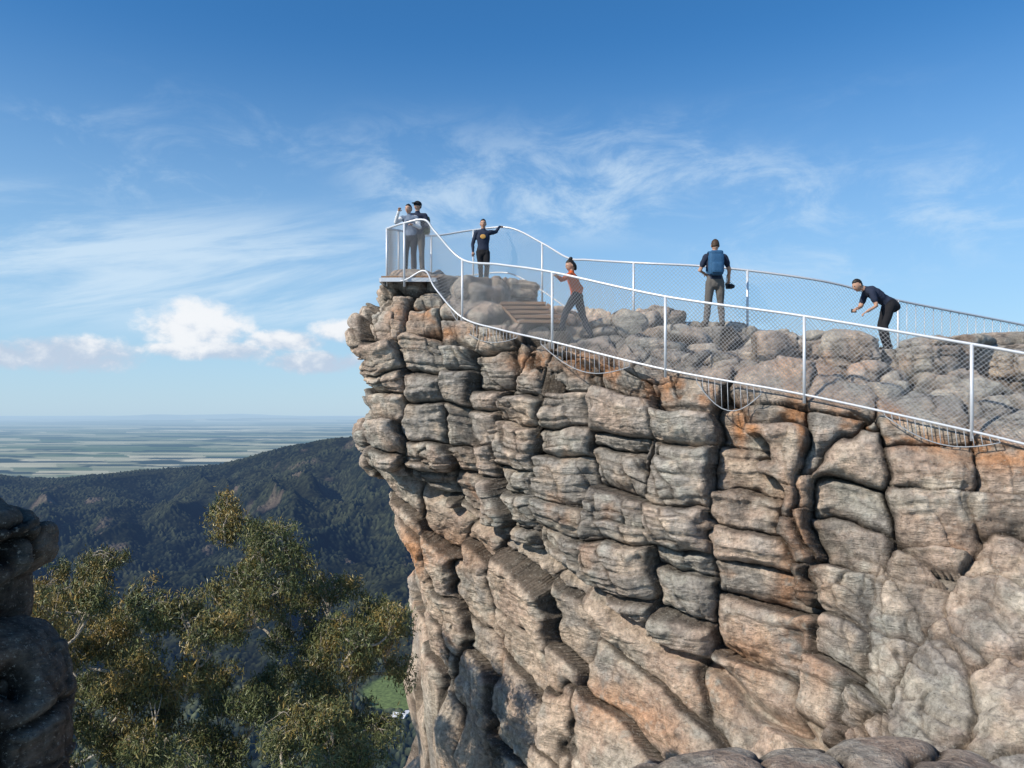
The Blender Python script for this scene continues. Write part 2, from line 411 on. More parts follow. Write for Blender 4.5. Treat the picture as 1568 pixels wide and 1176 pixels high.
FT=[(-2.93,18.8,4.31),(-2.95,20.9,4.75),(-2.17,21.6,4.76),(-1.05,21.8,4.96),(-.07,21.5,4.95),(.77,20.5,4.33),(1.36,19.5,3.76),(1.77,18.8,3.58),(2.65,17.5,3.27),(3.95,17.0,3.11),(4.91,16.75,2.97),(6.02,16.6,2.79),(6.87,16.7,2.65),(8.17,17.0,2.38),(11.5,18.0,1.96),(15,19.2,1.5)]
FB=[tuple(np.array(p)-np.array([0,0,1.22])) for p in FT]
fp=[(FT[i],tuple(np.array(FB[i])-np.array([0,0,.3]))) for i in (1,2,3,5,8,10,13,14)]
far=railing('safety_railing',FT,FB,fp,wire=.085,wr=.003)
a=Acc()
FTd=catmull(FT[13:],30)
for p in FTd[::2]: a.tube(np.array([p,p-np.array([0,0,1.22])]),.009,5)
a.obj('balusters',[GALV],far)

dk=empty('viewing_platform'); a=Acc()
for i in range(7):
    x=-2.95+i*.19
    a.box((x+.05,19.05,3.10),(.088,.72,.022),None,0)
a.obj('deck_boards',[TIMBER],dk,False)
a=Acc(); a.box((-2.36,18.30,3.03),(.62,.03,.045)); a.box((-3.0,19.05,3.03),(.03,.75,.045)); a.box((-1.75,19.0,3.03),(.03,.7,.045)); a.obj('deck_frame',[GALV],dk,False)
st=empty('timber_steps'); a=Acc()
for i in range(5):
    a.box((.25+.10*i,17.85-.26*i,2.42-.13*i),(.50,.14,.035),None,0,.012)
a.obj('treads',[TIMBER],st,False)
a=Acc(); 
for sx in (-.5,.55): a.tube(np.array([(.25+sx,17.95,2.42),(.65+sx,16.85,1.84)]),.03,6)
a.obj('stringers',[TIMBER],st,False)

# ---------------------------------------------------------------- people
SKIN=mat('skin',(.48,.28,.19),.6,0,.08,20); HAIR=mat('dark_hair',(.02,.016,.013),.6,0,.3,60)
NAVY=mat('navy_cloth',(.022,.03,.055),.9,0,.25,40,.3); BLACK=mat('black_cloth',(.015,.015,.018),.9,0,.25,40,.3)
GREY=mat('grey_trousers',(.12,.11,.10),.9,0,.25,40,.3); CHAR=mat('charcoal_jeans',(.025,.028,.038),.9,0,.25,40,.3)
ORNG=mat('orange_cloth',(.55,.11,.035),.9,0,.2,40,.3); BLUE=mat('blue_pack',(.03,.10,.20),.7,0,.25,30,.3)
WHITE=mat('white_cloth',(.7,.7,.7),.9,0,.08,40,.3); SHOE=mat('shoe_dark',(.05,.045,.04),.7,0,.2,40); EYE=mat('eye_white',(.75,.73,.7),.3,0,.02,10)
LIP=mat('lips',(.33,.12,.10),.6,0,.1,20); STEEL=mat('steelblue_shirt',(.16,.20,.27),.9,0,.2,40,.3); OLIVE=mat('olive_pack',(.13,.14,.06),.8,0,.2,40,.3)
PLAST=mat('camera_black',(.02,.02,.022),.4,0,.1,30); LOGO=mat('shirt_print',(.55,.30,.08),.8,0,.2,60)
BROWN=mat('brown_hair',(.06,.035,.02),.6,0,.3,60)
def unit(v): v=np.array(v,float); return v/(np.linalg.norm(v)+1e-9)
def frameR(f,up=(0,0,1)):
    y=-unit(f); x=np.cross(y,unit(up)); x=unit(x); z=np.cross(x,y); return np.stack([x,y,z],1)
def person(name,loc,J,mats,scale=1.,short=False,hair='short',hat=None):
    e=empty(name); e.location=loc; e.scale=(scale,)*3
    J={k:np.array(v,float) for k,v in J.items()}
    A=Acc(); tags=[]
    tl=[mats['shirt'],mats['trouser'],mats['shoe'],SKIN,mats.get('sleeve',mats['shirt'])]
    def loft(pts,rad,tag,flat=None,ends=True):
        pts=np.array(pts,float); rad=np.array(rad,float)
        if rad.ndim==1: rad=np.stack([rad,rad],1)
        if ends:
            d0=unit(pts[0]-pts[1]); d1=unit(pts[-1]-pts[-2])
            r0=rad[0].min(); r1=rad[-1].min()
            pts=np.vstack([pts[0]+d0*r0*.8,pts[0]+d0*r0*.5,pts,pts[-1]+d1*r1*.5,pts[-1]+d1*r1*.8])
            rad=np.vstack([rad[0]*.45,rad[0]*.82,rad,rad[-1]*.82,rad[-1]*.45])
        A.tube(pts,rad,14,0,True,flat)
        for i in range(len(pts)-1):
            for t in (0,.25,.5,.75): tags.append((*(pts[i]*(1-t)+pts[i+1]*t),(rad[i]*(1-t)+rad[i+1]*t).mean(),tag))
    lat=unit(J['sr']-J['sl']); pel=J['pelvis']; ch=J['chest']; nk=J['neck']
    up=unit(nk-pel)
    loft([pel-up*.07,pel+up*.02,pel*.55+ch*.45,ch,ch*.45+nk*.55,nk-up*.025],[(.155,.115),(.16,.115),(.145,.105),(.175,.12),(.165,.105),(.09,.07)],0,lat)
    loft([pel-up*.10,pel-up*.02],[(.155,.115),(.158,.118)],1,lat)
    loft([nk-up*.05,J['head']-up*.03],[.06,.052],3)
    for s in 'lr':
        S,E,W=J['s'+s],J['e'+s],J['w'+s]
        loft([ch*.35+nk*.65,S],[.075,.07],0)
        if short:
            M=S*.45+E*.55
            loft([S,M],[.068,.062],0); loft([S,E,W],[.05,.042,.028],3)
        else:
            loft([S,S*.5+E*.5,E],[.068,.055,.047],4); loft([E,E*.5+W*.5,W],[.047,.043,.034],4)
        d=unit(W-E) if ('h'+s) not in J else unit(J['h'+s]-W)
        loft([W,W+d*.03,W+d*.085],[(.026,.022),(.038,.018),(.040,.015)],3,lat if abs(d.dot(lat))<.8 else (0,0,1))
        H,K,An=J['h_'+s],J['k'+s],J['a'+s]
        loft([H,H*.6+K*.4,K],[.098,.09,.068],1); loft([K,K*.6+An*.4,An+np.array([0,0,.02])],[.068,.066,.056],1)
        td=unit(J.get('t'+s,J['face']*np.array([1,1,0])))
        heel=np.array([An[0],An[1],.045])-td*.05+np.array([0,0,An[2]-.09])
        toe=heel+td*.23; toe[2]-=.01
        loft([An,heel+np.array([0,0,.03])],[.042,.045],2)
        loft([heel,heel*.5+toe*.5,toe],[(.038,.042),(.045,.036),(.038,.026)],2,np.cross(td,(0,0,1)))
    tmp=mesh_obj('tmp',np.vstack(A.V),A.F)
    m=tmp.modifiers.new('r','REMESH'); m.mode='VOXEL'; m.voxel_size=.012; m.use_smooth_shade=True
    m=tmp.modifiers.new('s','SMOOTH'); m.factor=.5; m.iterations=3
    dg=bpy.context.evaluated_depsgraph_get(); me=bpy.data.meshes.new_from_object(tmp.evaluated_get(dg))
    bpy.data.objects.remove(tmp)
    me.materials.clear()
    for q in tl: me.materials.append(q)
    n=len(me.vertices); co=np.empty(n*3,np.float32); me.vertices.foreach_get('co',co); co=co.reshape(-1,3)
    nr=np.empty(n*3,np.float32); me.vertices.foreach_get('normal',nr); nr=nr.reshape(-1,3)
    T=np.array(tags); 
    fc=np.empty(len(me.polygons)*3,np.float32); me.polygons.foreach_get('center',fc); fc=fc.reshape(-1,3)
    best=np.full(len(fc),9.); ti=np.zeros(len(fc),int)
    for x,y,z,r,tg in T:
        d=np.sqrt(((fc-(x,y,z))**2).sum(1))-r
        k=d<best; best=np.where(k,d,best); ti=np.where(k,int(tg),ti)
    me.polygons.foreach_set('material_index',ti.astype(np.int32))
    co=co+nr*(.012*fbm(co*np.array([13,13,9.])+loc[0]*5,2,7))[:,None]
    me.vertices.foreach_set('co',co.astype(np.float32).ravel()); me.update()
    me.polygons.foreach_set('use_smooth',np.ones(len(me.polygons),bool))
    link(bpy.data.objects.new('body',me),e)
    a=Acc()
    for s in 'lr':
        W,E=J['w'+s],J['e'+s]; d=unit(W-E) if ('h'+s) not in J else unit(J['h'+s]-W)
        side=unit(np.cross(d,(0.1,.2,1))); nrm=unit(np.cross(side,d)); 
        if nrm[2]>0: nrm=-nrm
        for i,(o,l) in enumerate([(-.028,.066),(-.009,.078),(.010,.073),(.028,.058)]):
            b=W+d*.075+side*o; k1=b+d*l*.42+nrm*.006; k2=k1+unit(d*.6+nrm*.8)*l*.32; k3=k2+unit(d*.1+nrm)*l*.28
            a.tube(np.array([b,k1,k2,k3]),np.array([.0095,.009,.008,.0055]),7)
        b=W+d*.025-side*.03; k1=b+unit(d*.7-side*.7)*.035; k2=k1+unit(d*.8+nrm*.5-side*.1)*.03
        a.tube(np.array([b,k1,k2]),np.array([.012,.0105,.007]),7)
    a.obj('fingers',[SKIN],e)
    R=frameR(J['face']); hc=J['head']
    def hd(V):
        V=V.copy(); x,y,z=V.T
        k=np.where(z<0,1-.28*np.abs(z)**1.3,1.); V[:,0]*=k
        V[:,1]=np.where(y>0,y*(1-.18*np.clip(-z,0,1)),y*(1-.10*np.clip(-z,0,1)))
        nose=np.exp(-(x/.16)**2-((z+.12)/.20)**2)*(y<0); V[:,1]-=nose*.20
        brow=np.exp(-((z-.22)/.1)**2)*(y<-.5)*.05; V[:,1]-=brow
        for sx in (-.38,.38):
            V[:,1]+=np.exp(-((x-sx)/.18)**2-((z-.05)/.13)**2)*(y<0)*.09
        chin=np.exp(-(x/.3)**2-((z+.85)/.2)**2)*(y<0.2); V[:,1]-=chin*.14
        return V
    a=Acc(); a.ell(hc,(.076,.095,.118),R,0,40,32,hd)
    for sx in (-1,1):
        a.ell(hc+R@np.array([sx*.077,.012,-.005]),(.010,.019,.032),R,0,10,8)
        a.ell(hc+R@np.array([sx*.029,-.081,.006]),(.013,.008,.008),R,1,10,8)
        a.ell(hc+R@np.array([sx*.029,-.087,.006]),(.006,.004,.006),R,2,8,6)
        a.ell(hc+R@np.array([sx*.030,-.088,.026]),(.018,.005,.004),R,2,8,6)
    a.ell(hc+R@np.array([0,-.090,-.055]),(.024,.006,.007),R,3,10,6)
    a.obj('head',[SKIN,EYE,mats['hair'],LIP],e)
    def hr(V):
        V=V.copy(); x,y,z=V.T
        face=ss(.15,-.35,y)*ss(.62,.30,z)
        neck=ss(-.35,-.75,z)
        nz=1+.06*fbm(V*5,2,5)
        V*=(nz*(1-.35*np.clip(face+neck,0,1)))[:,None]; return V
    a=Acc(); a.ell(hc+R@np.array([0,.008,.012]),(.083,.101,.121),R,0,36,28,hr)
    if hair=='bun':
        a.ell(hc+R@np.array([0,.06,.135]),(.042,.042,.038),R,0,14,10); a.ell(hc+R@np.array([0,.085,-.03]),(.07,.04,.09),R,0,14,10)
    a.obj('hair',[mats['hair']],e)
    if hat is not None:
        a=Acc()
        a.ell(hc+R@np.array([0,.005,.045]),(.094,.112,.088),R,0,24,14)
        a.ell(hc+R@np.array([0,-.12,.055]),(.065,.065,.010),R,0,16,8)
        a.obj('cap',[hat],e)
    return e
def stand(face=(0,-1,0),**k):
    J=dict(pelvis=(0,0,.97),chest=(0,0,1.29),neck=(0,0,1.49),head=(0,-.01,1.655),face=face,
      sl=(-.185,0,1.42),sr=(.185,0,1.42),el=(-.25,.03,1.13),er=(.25,.03,1.13),wl=(-.25,-.06,.88),wr=(.25,-.06,.88),
      h_l=(-.085,0,.92),h_r=(.085,0,.92),kl=(-.10,-.01,.50),kr=(.10,-.01,.50),al=(-.11,.02,.09),ar=(.11,.02,.09))
    J.update(k); return J
E=person('man_with_backpack',(4.07,16.1,1.70),stand((.15,1,-.15),head=(.01,.03,1.655),
   el=(-.29,.06,1.16),wl=(-.12,.27,1.12),er=(.30,.04,1.17),wr=(.31,.16,.95),kl=(-.13,.03,.5),al=(-.19,-.02,.09),kr=(.12,.03,.5),ar=(.14,-.02,.09),h_l=(-.095,0,.92),h_r=(.095,0,.92)),
   dict(shirt=NAVY,trouser=GREY,shoe=SHOE,hair=BROWN),short=True)
a=Acc(); a.box((-.03,-.20,1.25),(.15,.10,.23),None,0,.07); a.box((-.03,-.30,1.16),(.11,.045,.11),None,0,.04); a.box((-.03,-.22,1.46),(.13,.07,.05),None,0,.04)
for sx in (-.12,.10): a.tube(catmull([(sx,-.12,1.44),(sx,-.03,1.525),(sx,.09,1.48),(sx,.13,1.30),(sx*1.2,.05,1.12),(sx,-.13,1.06)],5),[(.028,.008)]*26,8,0,True,(1,0,0))
a.obj('backpack',[BLUE],E)
a=Acc(); a.box((.33,.17,.86),(.07,.035,.05),None,0,.015); a.tube(np.array([(.33,.16,.86),(.36,.05,.84),(.37,.02,.835)]),.038,14); a.tube(catmull([(.26,.17,.90),(.28,.14,1.1),(.31,.14,.98),(.39,.17,.9)],5),.006,5); a.obj('camera',[PLAST],E)
Cc=person('man_in_navy_jumper',(-.75,20.9,3.26),stand((.05,-1,-.05),head=(0,-.01,1.65),er=(.33,.18,1.49),wr=(.42,.44,1.68),hr=(.48,.53,1.72),
   sr=(.185,.03,1.43),el=(-.27,.0,1.15),wl=(-.26,-.08,.92),kl=(-.07,-.04,.5),al=(-.04,0,.09),kr=(.10,-.05,.5),ar=(.07,-.12,.09)),
   dict(shirt=NAVY,trouser=BLACK,shoe=SHOE,hair=HAIR))
a=Acc(); a.ell((0,-.118,1.30),(.075,.012,.06),None,0,14,8); a.obj('shirt_print',[LOGO],Cc)
D=person('woman_in_orange_top',(1.25,16.3,1.50),dict(pelvis=(.06,0,.90),chest=(-.0,-.01,1.16),neck=(-.05,-.02,1.335),head=(-.07,-.03,1.475),face=(-.9,-.35,-.35),
   sl=(-.10,-.16,1.25),sr=(-.0,.15,1.27),el=(-.26,-.30,1.15),wl=(-.36,-.46,1.19),er=(.17,.18,1.04),wr=(.10,.08,.84),
   h_l=(.02,-.08,.84),h_r=(.10,.08,.84),kl=(-.16,-.08,.56),al=(-.24,-.05,.23),kr=(.20,.08,.45),ar=(.34,.05,.10)),
   dict(shirt=ORNG,trouser=CHAR,shoe=SHOE,hair=HAIR),hair='bun')
F=person('man_bending_forward',(7.15,15.5,1.20),dict(pelvis=(.14,0,.90),chest=(-.16,0,1.10),neck=(-.34,-.01,1.19),head=(-.50,-.03,1.25),face=(-.85,-.25,-.5),
   sl=(-.28,-.17,1.10),sr=(-.26,.17,1.12),el=(-.22,-.22,.83),wl=(-.42,-.26,.72),er=(-.36,.16,.86),wr=(-.52,-.02,.80),
   h_l=(.12,-.09,.86),h_r=(.12,.09,.86),kl=(-.02,-.11,.47),al=(.06,-.12,.09),kr=(.02,.11,.47),ar=(.12,.12,.09),tl=(-1,-.2,0),tr=(-1,.1,0)),
   dict(shirt=NAVY,trouser=BLACK,shoe=SHOE,hair=HAIR),short=True)
a=Acc(); a.box((-.58,-.06,.76),(.05,.012,.035),None,0,.006); a.obj('phone',[PLAST],F)
A_=person('man_in_dark_jacket',(-2.32,19.75,3.42),stand((-.6,-.8,0),pelvis=(0,0,.95),er=(.26,-.05,1.15),wr=(.12,-.2,1.10),el=(-.26,-.08,1.16),wl=(-.2,-.28,1.12)),
   dict(shirt=NAVY,trouser=GREY,shoe=SHOE,hair=HAIR),hat=BLACK)
a=Acc(); a.box((.16,.16,1.22),(.13,.10,.22),None,0,.06); a.obj('backpack',[OLIVE],A_)
B_=person('man_in_grey_shirt',(-2.45,19.28,3.36),stand((-.35,-.9,-.1),head=(-.03,-.05,1.56),neck=(-.02,-.03,1.41),chest=(0,0,1.22),pelvis=(.02,.02,.92),
   sl=(-.2,-.02,1.34),sr=(.16,-.04,1.34),el=(-.34,-.12,1.22),wl=(-.24,-.28,1.44),er=(.26,-.08,1.10),wr=(.10,-.28,1.12),h_l=(-.07,.02,.87),h_r=(.10,.02,.87)),
   dict(shirt=STEEL,trouser=CHAR,shoe=SHOE,hair=HAIR,sleeve=WHITE),scale=.97)

# ---------------------------------------------------------------- trees
def leaf_mat():
    m=bpy.data.materials.new('eucalypt_leaves'); m.use_nodes=True; nt=m.node_tree; N=nt.nodes; L=nt.links
    b=N['Principled BSDF']; b.inputs['Roughness'].default_value=.45; b.inputs['Specular IOR Level'].default_value=.45
    at=N.new('ShaderNodeAttribute'); at.attribute_name='Col'
    L.new(at.outputs['Color'],b.inputs['Base Color'])
    return m
LEAF=leaf_mat(); BARK=mat('pale_bark',(.40,.35,.28),.85,0,.35,8,.3)
def tree(name,base,clumps,y0,gold=.5,dens=1.,seed=0):
    r=np.random.default_rng(seed); e=empty(name)
    base=np.array(base,float); a=Acc(); tips=[]
    cl=[]
    for x,z in clumps:
        c=np.array([x+r.normal(0,.06),y0+r.uniform(-1.1,1.1),z]); cl.append((c,1.))
        for _ in range(2): cl.append((c+r.normal(0,1,3)*np.array([.38,.4,.26])-np.array([0,0,.10]),.58))
    cl.sort(key=lambda c:c[0][2]); cen=np.mean([c[0] for c in cl],axis=0)
    zmin=min(c[0][2] for c in cl); zmax=max(c[0][2] for c in cl)
    fork=np.array([cen[0]*.8+base[0]*.2,cen[1],zmin-.6])
    stem=catmull([base,base*.5+fork*.5+r.normal(0,.12,3),fork],8); a.tube(stem,np.linspace(.2,.10,len(stem)),8)
    nodes=[fork]
    for c,sc_ in cl:
        nd=min(nodes,key=lambda q:np.linalg.norm(c-q)+(0 if q[2]<c[2]-.2 else 3))
        mid=nd*.5+c*.5+r.normal(0,.12,3)-np.array([0,0,.10])
        c2=c-np.array([0,0,.16])
        p=catmull([nd,mid,c2],6); L=np.linalg.norm(c-nd)
        a.tube(p,np.linspace(.018+.03*min(L,2)/1.2*sc_,.012,len(p)),6)
        nodes.append(mid); nodes.append(c2)
        R_=r.uniform(.24,.48)*(.55+.45*sc_)
        for k in range(int(10*dens*(.45+1.2*R_))):
            u=unit(r.normal(0,1,3)); rr=R_*r.uniform(.35,1.05)
            t=c+u*rr*np.array([1,1,.75])+np.array([0,0,.05])
            st_=p[r.integers(len(p)//2,len(p))]
            q=catmull([st_,st_*.4+t*.6+np.array([0,0,.06])+r.normal(0,.03,3),t],3)
            a.tube(q,np.linspace(.010,.003,len(q)),4,cap=False)
            for s in range(3):
                t2=t+r.normal(0,1,3)*np.array([.10,.10,.09])-np.array([0,0,.04]); tips.append(t2); a.tube(np.array([q[-3],t2]),np.array([.004,.002]),3,cap=False)
    a.obj('trunk_and_limbs',[BARK],e)
    tips=np.array(tips); nl=40
    C=np.repeat(tips,nl,0); n=len(C)
    C=C+r.normal(0,1,(n,3))*np.array([.07,.07,.07])-np.array([0,0,.03])
    ax=r.normal(0,1,(n,3))*np.array([.8,.8,1])+np.array([0,0,-.9]); ax/=np.linalg.norm(ax,axis=1)[:,None]
    sd=np.cross(ax,r.normal(0,1,(n,3))); sd/=np.linalg.norm(sd,axis=1)[:,None]
    l=r.uniform(.032,.062,n)[:,None]; w=r.uniform(.008,.014,n)[:,None]
    bend=np.cross(ax,sd)*l*.15
    V=np.stack([C-ax*l,C+sd*w+bend,C+ax*l,C-sd*w+bend],1).reshape(-1,3)
    F=np.arange(n*4).reshape(-1,4)
    tg=np.repeat(r.random(len(tips)),nl); h=(C[:,2]-zmin)/(zmax-zmin+.5)
    g=ss(.50,1.25,gold*.7+.42*h+.6*(tg-.5)+r.normal(0,.12,n)+.5*fbm(C*1.3,2,seed))[:,None]  # random leaf tone, plus sunlit crown tops painted as gold rising with height
    green=np.array([.120,.138,.052]); gl=np.array([.33,.225,.065])
    col=(green*(1-g)+gl*g)*r.uniform(.55,1.45,(n,1))
    mesh_obj('foliage',V,F,[LEAF],e,False,col=np.repeat(col,4,0))
    return e
tree('eucalyptus_tree',(-6.2,13.2,-19),[(-6.70,-2.72),(-7.23,-3.26),(-6.17,-3.15),(-5.43,-3.36),(-7.65,-3.89),(-6.91,-3.8),(-5.96,-4.1),(-5.22,-4.31),(-6.38,-4.6),(-5.54,-5.05),(-7.12,-4.9),(-6.5,-5.4),(-5.0,-5.3),(-7.5,-5.6),(-8.1,-4.6),(-6.1,-5.9),(-8.2,-3.6),(-7.9,-3.1)],13,.66,1.,3)
tree('eucalyptus_tree',(-4.0,15.4,-20),[(-5.5,-2.05),(-5.05,-2.45),(-4.45,-2.3),(-5.17,-3.15),(-4.2,-3.09),(-4.68,-3.7),(-3.65,-3.45),(-3.1,-3.82),(-2.67,-3.9),(-2.35,-4.35),(-3.83,-4.2),(-2.92,-4.61),(-4.32,-4.8),(-5.3,-4.0),(-2.7,-5.5),(-5.5,-4.85),(-3.46,-5.14),(-4.8,-5.5),(-3.9,-5.8),(-3.4,-4.2),(-3.0,-6.1)],15,.50,1.,5)
tree('eucalyptus_tree',(-3.2,12,-19),[(-3.94,-4.75),(-3.26,-4.6),(-2.68,-4.9),(-4.5,-5.06),(-3.26,-5.3),(-2.5,-5.5),(-4.0,-5.6),(-3.0,-5.9)],12,.2,1.1,8)
tree('eucalyptus_tree',(-9.6,17,-22),[(-10.56,-3.91),(-10.1,-4.6),(-9.5,-3.8),(-8.9,-3.3),(-9.9,-5.4),(-9.0,-4.9),(-8.3,-5.6),(-11.3,-4.6),(-8.2,-4.3),(-9.4,-6.2),(-10.4,-6.2),(-8.6,-6.6),(-7.6,-6.2),(-11.0,-5.6)],17,.42,1.,12)

# ---------------------------------------------------------------- terrain
def terrain():
    k=np.concatenate([np.linspace(-6,-.72,60)[:-1],np.linspace(-.72,-.06,600),np.linspace(-.06,.8,60)[1:],np.linspace(.8,6,40)[1:]])
    y=np.concatenate([np.linspace(2,560,60)[:-1],np.linspace(560,2900,760),2900*np.exp(np.linspace(0,math.log(120000/2900.),220))[1:]])
    Y,K=np.meshgrid(y,k,indexing='ij'); X=K*Y
    x=X.ravel();yy=Y.ravel();kk=K.ravel(); n=len(x); z0=np.zeros(n)
    P2=np.stack([x,yy,z0],1)
    floor_=-352+18*fbm(P2/400,2,200)
    near=-12-.56*np.hypot(x*.9,yy)
    hk=np.interp(kk,[-3,-.9,-.66,-.60,-.564,-.434,-.37,-.328,-.28,-.231,-.194,-.12,0,.5,3],[-.05,-.06,-.083,-.091,-.091,-.0755,-.071,-.060,-.046,-.036,-.032,-.027,-.03,-.03,-.03])
    yr=2450+260*fbm(np.stack([kk*5,z0,z0],1),2,210)
    crest=yr*hk
    foot=1080+180*fbm(np.stack([kk*9,z0+3,z0],1),2,212)
    t=np.clip((yy-foot)/(yr-foot),0,1)
    spur=1-np.abs(fbm(np.stack([(x+.35*yy)/330,yy/900,z0],1),4,220))*2.2
    spur2=1-np.abs(fbm(np.stack([(x-.2*yy)/150,yy/420,z0],1),3,224))*2
    hill=floor_+(crest-floor_)*t**.9+(95*(spur-.7)+34*(spur2-.7))*np.clip(np.sin(t*math.pi),0,1)**.7*(t>0)
    back=np.clip((yy-yr)/2600,0,1)
    plain=-455+6*fbm(P2/3000,2,230)
    zb=crest+(plain-crest)*ss(0,1,back)
    z=np.where(yy<yr,hill,zb)
    z=np.maximum(z,np.where(yy<900,near,-9999))
    far=ss(30000,45000,yy)*ss(110000,70000,yy)*np.clip(fbm(P2/9000,3,240)-.1,0,1)*600
    z=z+far
    past=np.exp(-(((x+137)/52)**2+((yy-1010)/75)**2)**2); past=ss(.3,.6,past+.15*fbm(P2/25,2,250))
    forest=(1-past)*ss(yr+2600,yr+1200,yy)
    wx=x+4*vn(P2/17,258); wy=yy+4*vn(P2/17+9,259)
    d1,d2,cid,_=voro2(wx/8.,wy/8.,1.,260)
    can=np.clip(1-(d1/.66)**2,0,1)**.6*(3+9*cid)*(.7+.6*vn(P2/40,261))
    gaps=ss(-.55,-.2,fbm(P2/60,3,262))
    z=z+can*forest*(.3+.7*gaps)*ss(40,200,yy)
    cliffs=ss(.40,.7,fbm(np.stack([x/50,yy/110,z0],1),3,270))*(t>.25)*(t<.98)
    g1=np.array([.011,.018,.015]);g2=np.array([.042,.047,.025]);
    m=np.clip(.5+1.0*(cid-.5)+.9*fbm(P2/180,3,272),0,1)[:,None]  # per-tree tone, plus broad noise painting cloud shadow into the forest colour
    C=g1*(1-m)+g2*m
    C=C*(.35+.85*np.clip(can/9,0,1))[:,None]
    C=C*(1+1.0*(t<=0)*(yy>700))[:,None]
    C=C*(1-.5*cliffs[:,None])+np.array([.20,.15,.11])*.5*cliffs[:,None]
    C=C*(1-past[:,None])+np.array([.13,.17,.055])*past[:,None]
    pl=ss(0,1,(yy-yr-1200)/1400)
    ly=np.log(np.maximum(yy,3000.))
    u=x/yy*9+.6*fbm(np.stack([x/yy*4,ly*6,z0],1),2,283)
    row=np.floor(ly*16+.5*vn(np.stack([kk*3,ly*3,z0],1),284))
    cell=_h(np.floor(u+row*.37),row,z0,280)
    cell=np.clip(cell*.85+.4*fbm(np.stack([kk*6,ly*20,z0],1),3,285),0,1)
    f1=np.array([.09,.13,.055]);f2=np.array([.66,.58,.38]);tr=np.array([.02,.032,.02])
    PC=f1*(1-cell[:,None]**1.3)+f2*cell[:,None]**1.3
    tl=ss(.02,.22,fbm(np.stack([kk*14,ly*34,z0],1),4,281))[:,None]; PC=PC*(1-tl)+tr*tl
    C=C*(1-pl[:,None])+PC*pl[:,None]
    m=bpy.data.materials.new('terrain'); m.use_nodes=True; nt=m.node_tree;N=nt.nodes;L=nt.links
    b=N['Principled BSDF']; b.inputs['Roughness'].default_value=1; b.inputs['Specular IOR Level'].default_value=0
    at=N.new('ShaderNodeAttribute'); at.attribute_name='Col'
    gm=N.new('ShaderNodeNewGeometry')
    no=N.new('ShaderNodeTexNoise'); no.inputs['Scale'].default_value=.25; no.inputs['Detail'].default_value=3; L.new(gm.outputs['Position'],no.inputs['Vector'])
    mr=N.new('ShaderNodeMapRange'); mr.inputs[1].default_value=.3; mr.inputs[2].default_value=.7; mr.inputs[3].default_value=.65; mr.inputs[4].default_value=1.35; L.new(no.outputs['Fac'],mr.inputs[0])
    sm=N.new('ShaderNodeVectorMath'); sm.operation='SCALE'; L.new(at.outputs['Color'],sm.inputs[0]); L.new(mr.outputs[0],sm.inputs['Scale'])
    L.new(sm.outputs[0],b.inputs['Base Color'])
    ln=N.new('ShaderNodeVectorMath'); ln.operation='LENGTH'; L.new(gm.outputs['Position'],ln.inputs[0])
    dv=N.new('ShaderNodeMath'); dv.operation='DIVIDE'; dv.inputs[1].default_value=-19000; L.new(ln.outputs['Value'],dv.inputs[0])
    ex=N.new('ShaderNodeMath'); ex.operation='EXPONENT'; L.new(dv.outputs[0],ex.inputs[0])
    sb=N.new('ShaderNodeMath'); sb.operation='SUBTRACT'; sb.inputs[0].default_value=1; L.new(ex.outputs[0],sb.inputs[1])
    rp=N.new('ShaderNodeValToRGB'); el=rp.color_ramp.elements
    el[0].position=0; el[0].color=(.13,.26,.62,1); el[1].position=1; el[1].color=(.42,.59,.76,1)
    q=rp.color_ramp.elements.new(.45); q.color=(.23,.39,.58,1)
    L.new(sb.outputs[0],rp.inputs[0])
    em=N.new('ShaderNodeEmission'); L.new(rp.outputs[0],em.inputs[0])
    mx=N.new('ShaderNodeMixShader'); L.new(sb.outputs[0],mx.inputs[0]); L.new(b.outputs[0],mx.inputs[1]); L.new(em.outputs[0],mx.inputs[2])  # distance haze painted onto the ground as emission, thicker away from the origin
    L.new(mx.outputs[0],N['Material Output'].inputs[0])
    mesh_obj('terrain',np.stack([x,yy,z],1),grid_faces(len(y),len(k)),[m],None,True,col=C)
terrain()
RF=mat('metal_roof',(.55,.57,.6),.6,0,.1,.5); WL=mat('pale_wall',(.45,.42,.38),.9,0,.1,.5); WD=mat('window_dark',(.05,.06,.07),.3,0,.1,1)
for (x,y,w,l,rot) in [(-112,925,6,10,.3),(-128,915,5,8,-.4),(-98,940,4,7,.8)]:
    e=empty('farm_building'); e.location=(x,y,-352+3); e.rotation_euler=(0,0,rot)
    a=Acc(); a.box((0,0,0),(l,w,4)); a.obj('walls',[WL],e,False)
    a=Acc(); a.add([(-l-1,-w-1,3.9),(l+1,-w-1,3.9),(l+1,0,7.5),(-l-1,0,7.5),(-l-1,w+1,3.9),(l+1,w+1,3.9)],[(0,1,2,3),(3,2,5,4),(0,3,4),(1,5,2)]); a.obj('roof',[RF],e,False)
    a=Acc(); 
    for i in (-.6,-.2,.4): a.box((i*l,-w-.05,1),(1,.1,1))
    a.obj('windows',[WD],e,False)

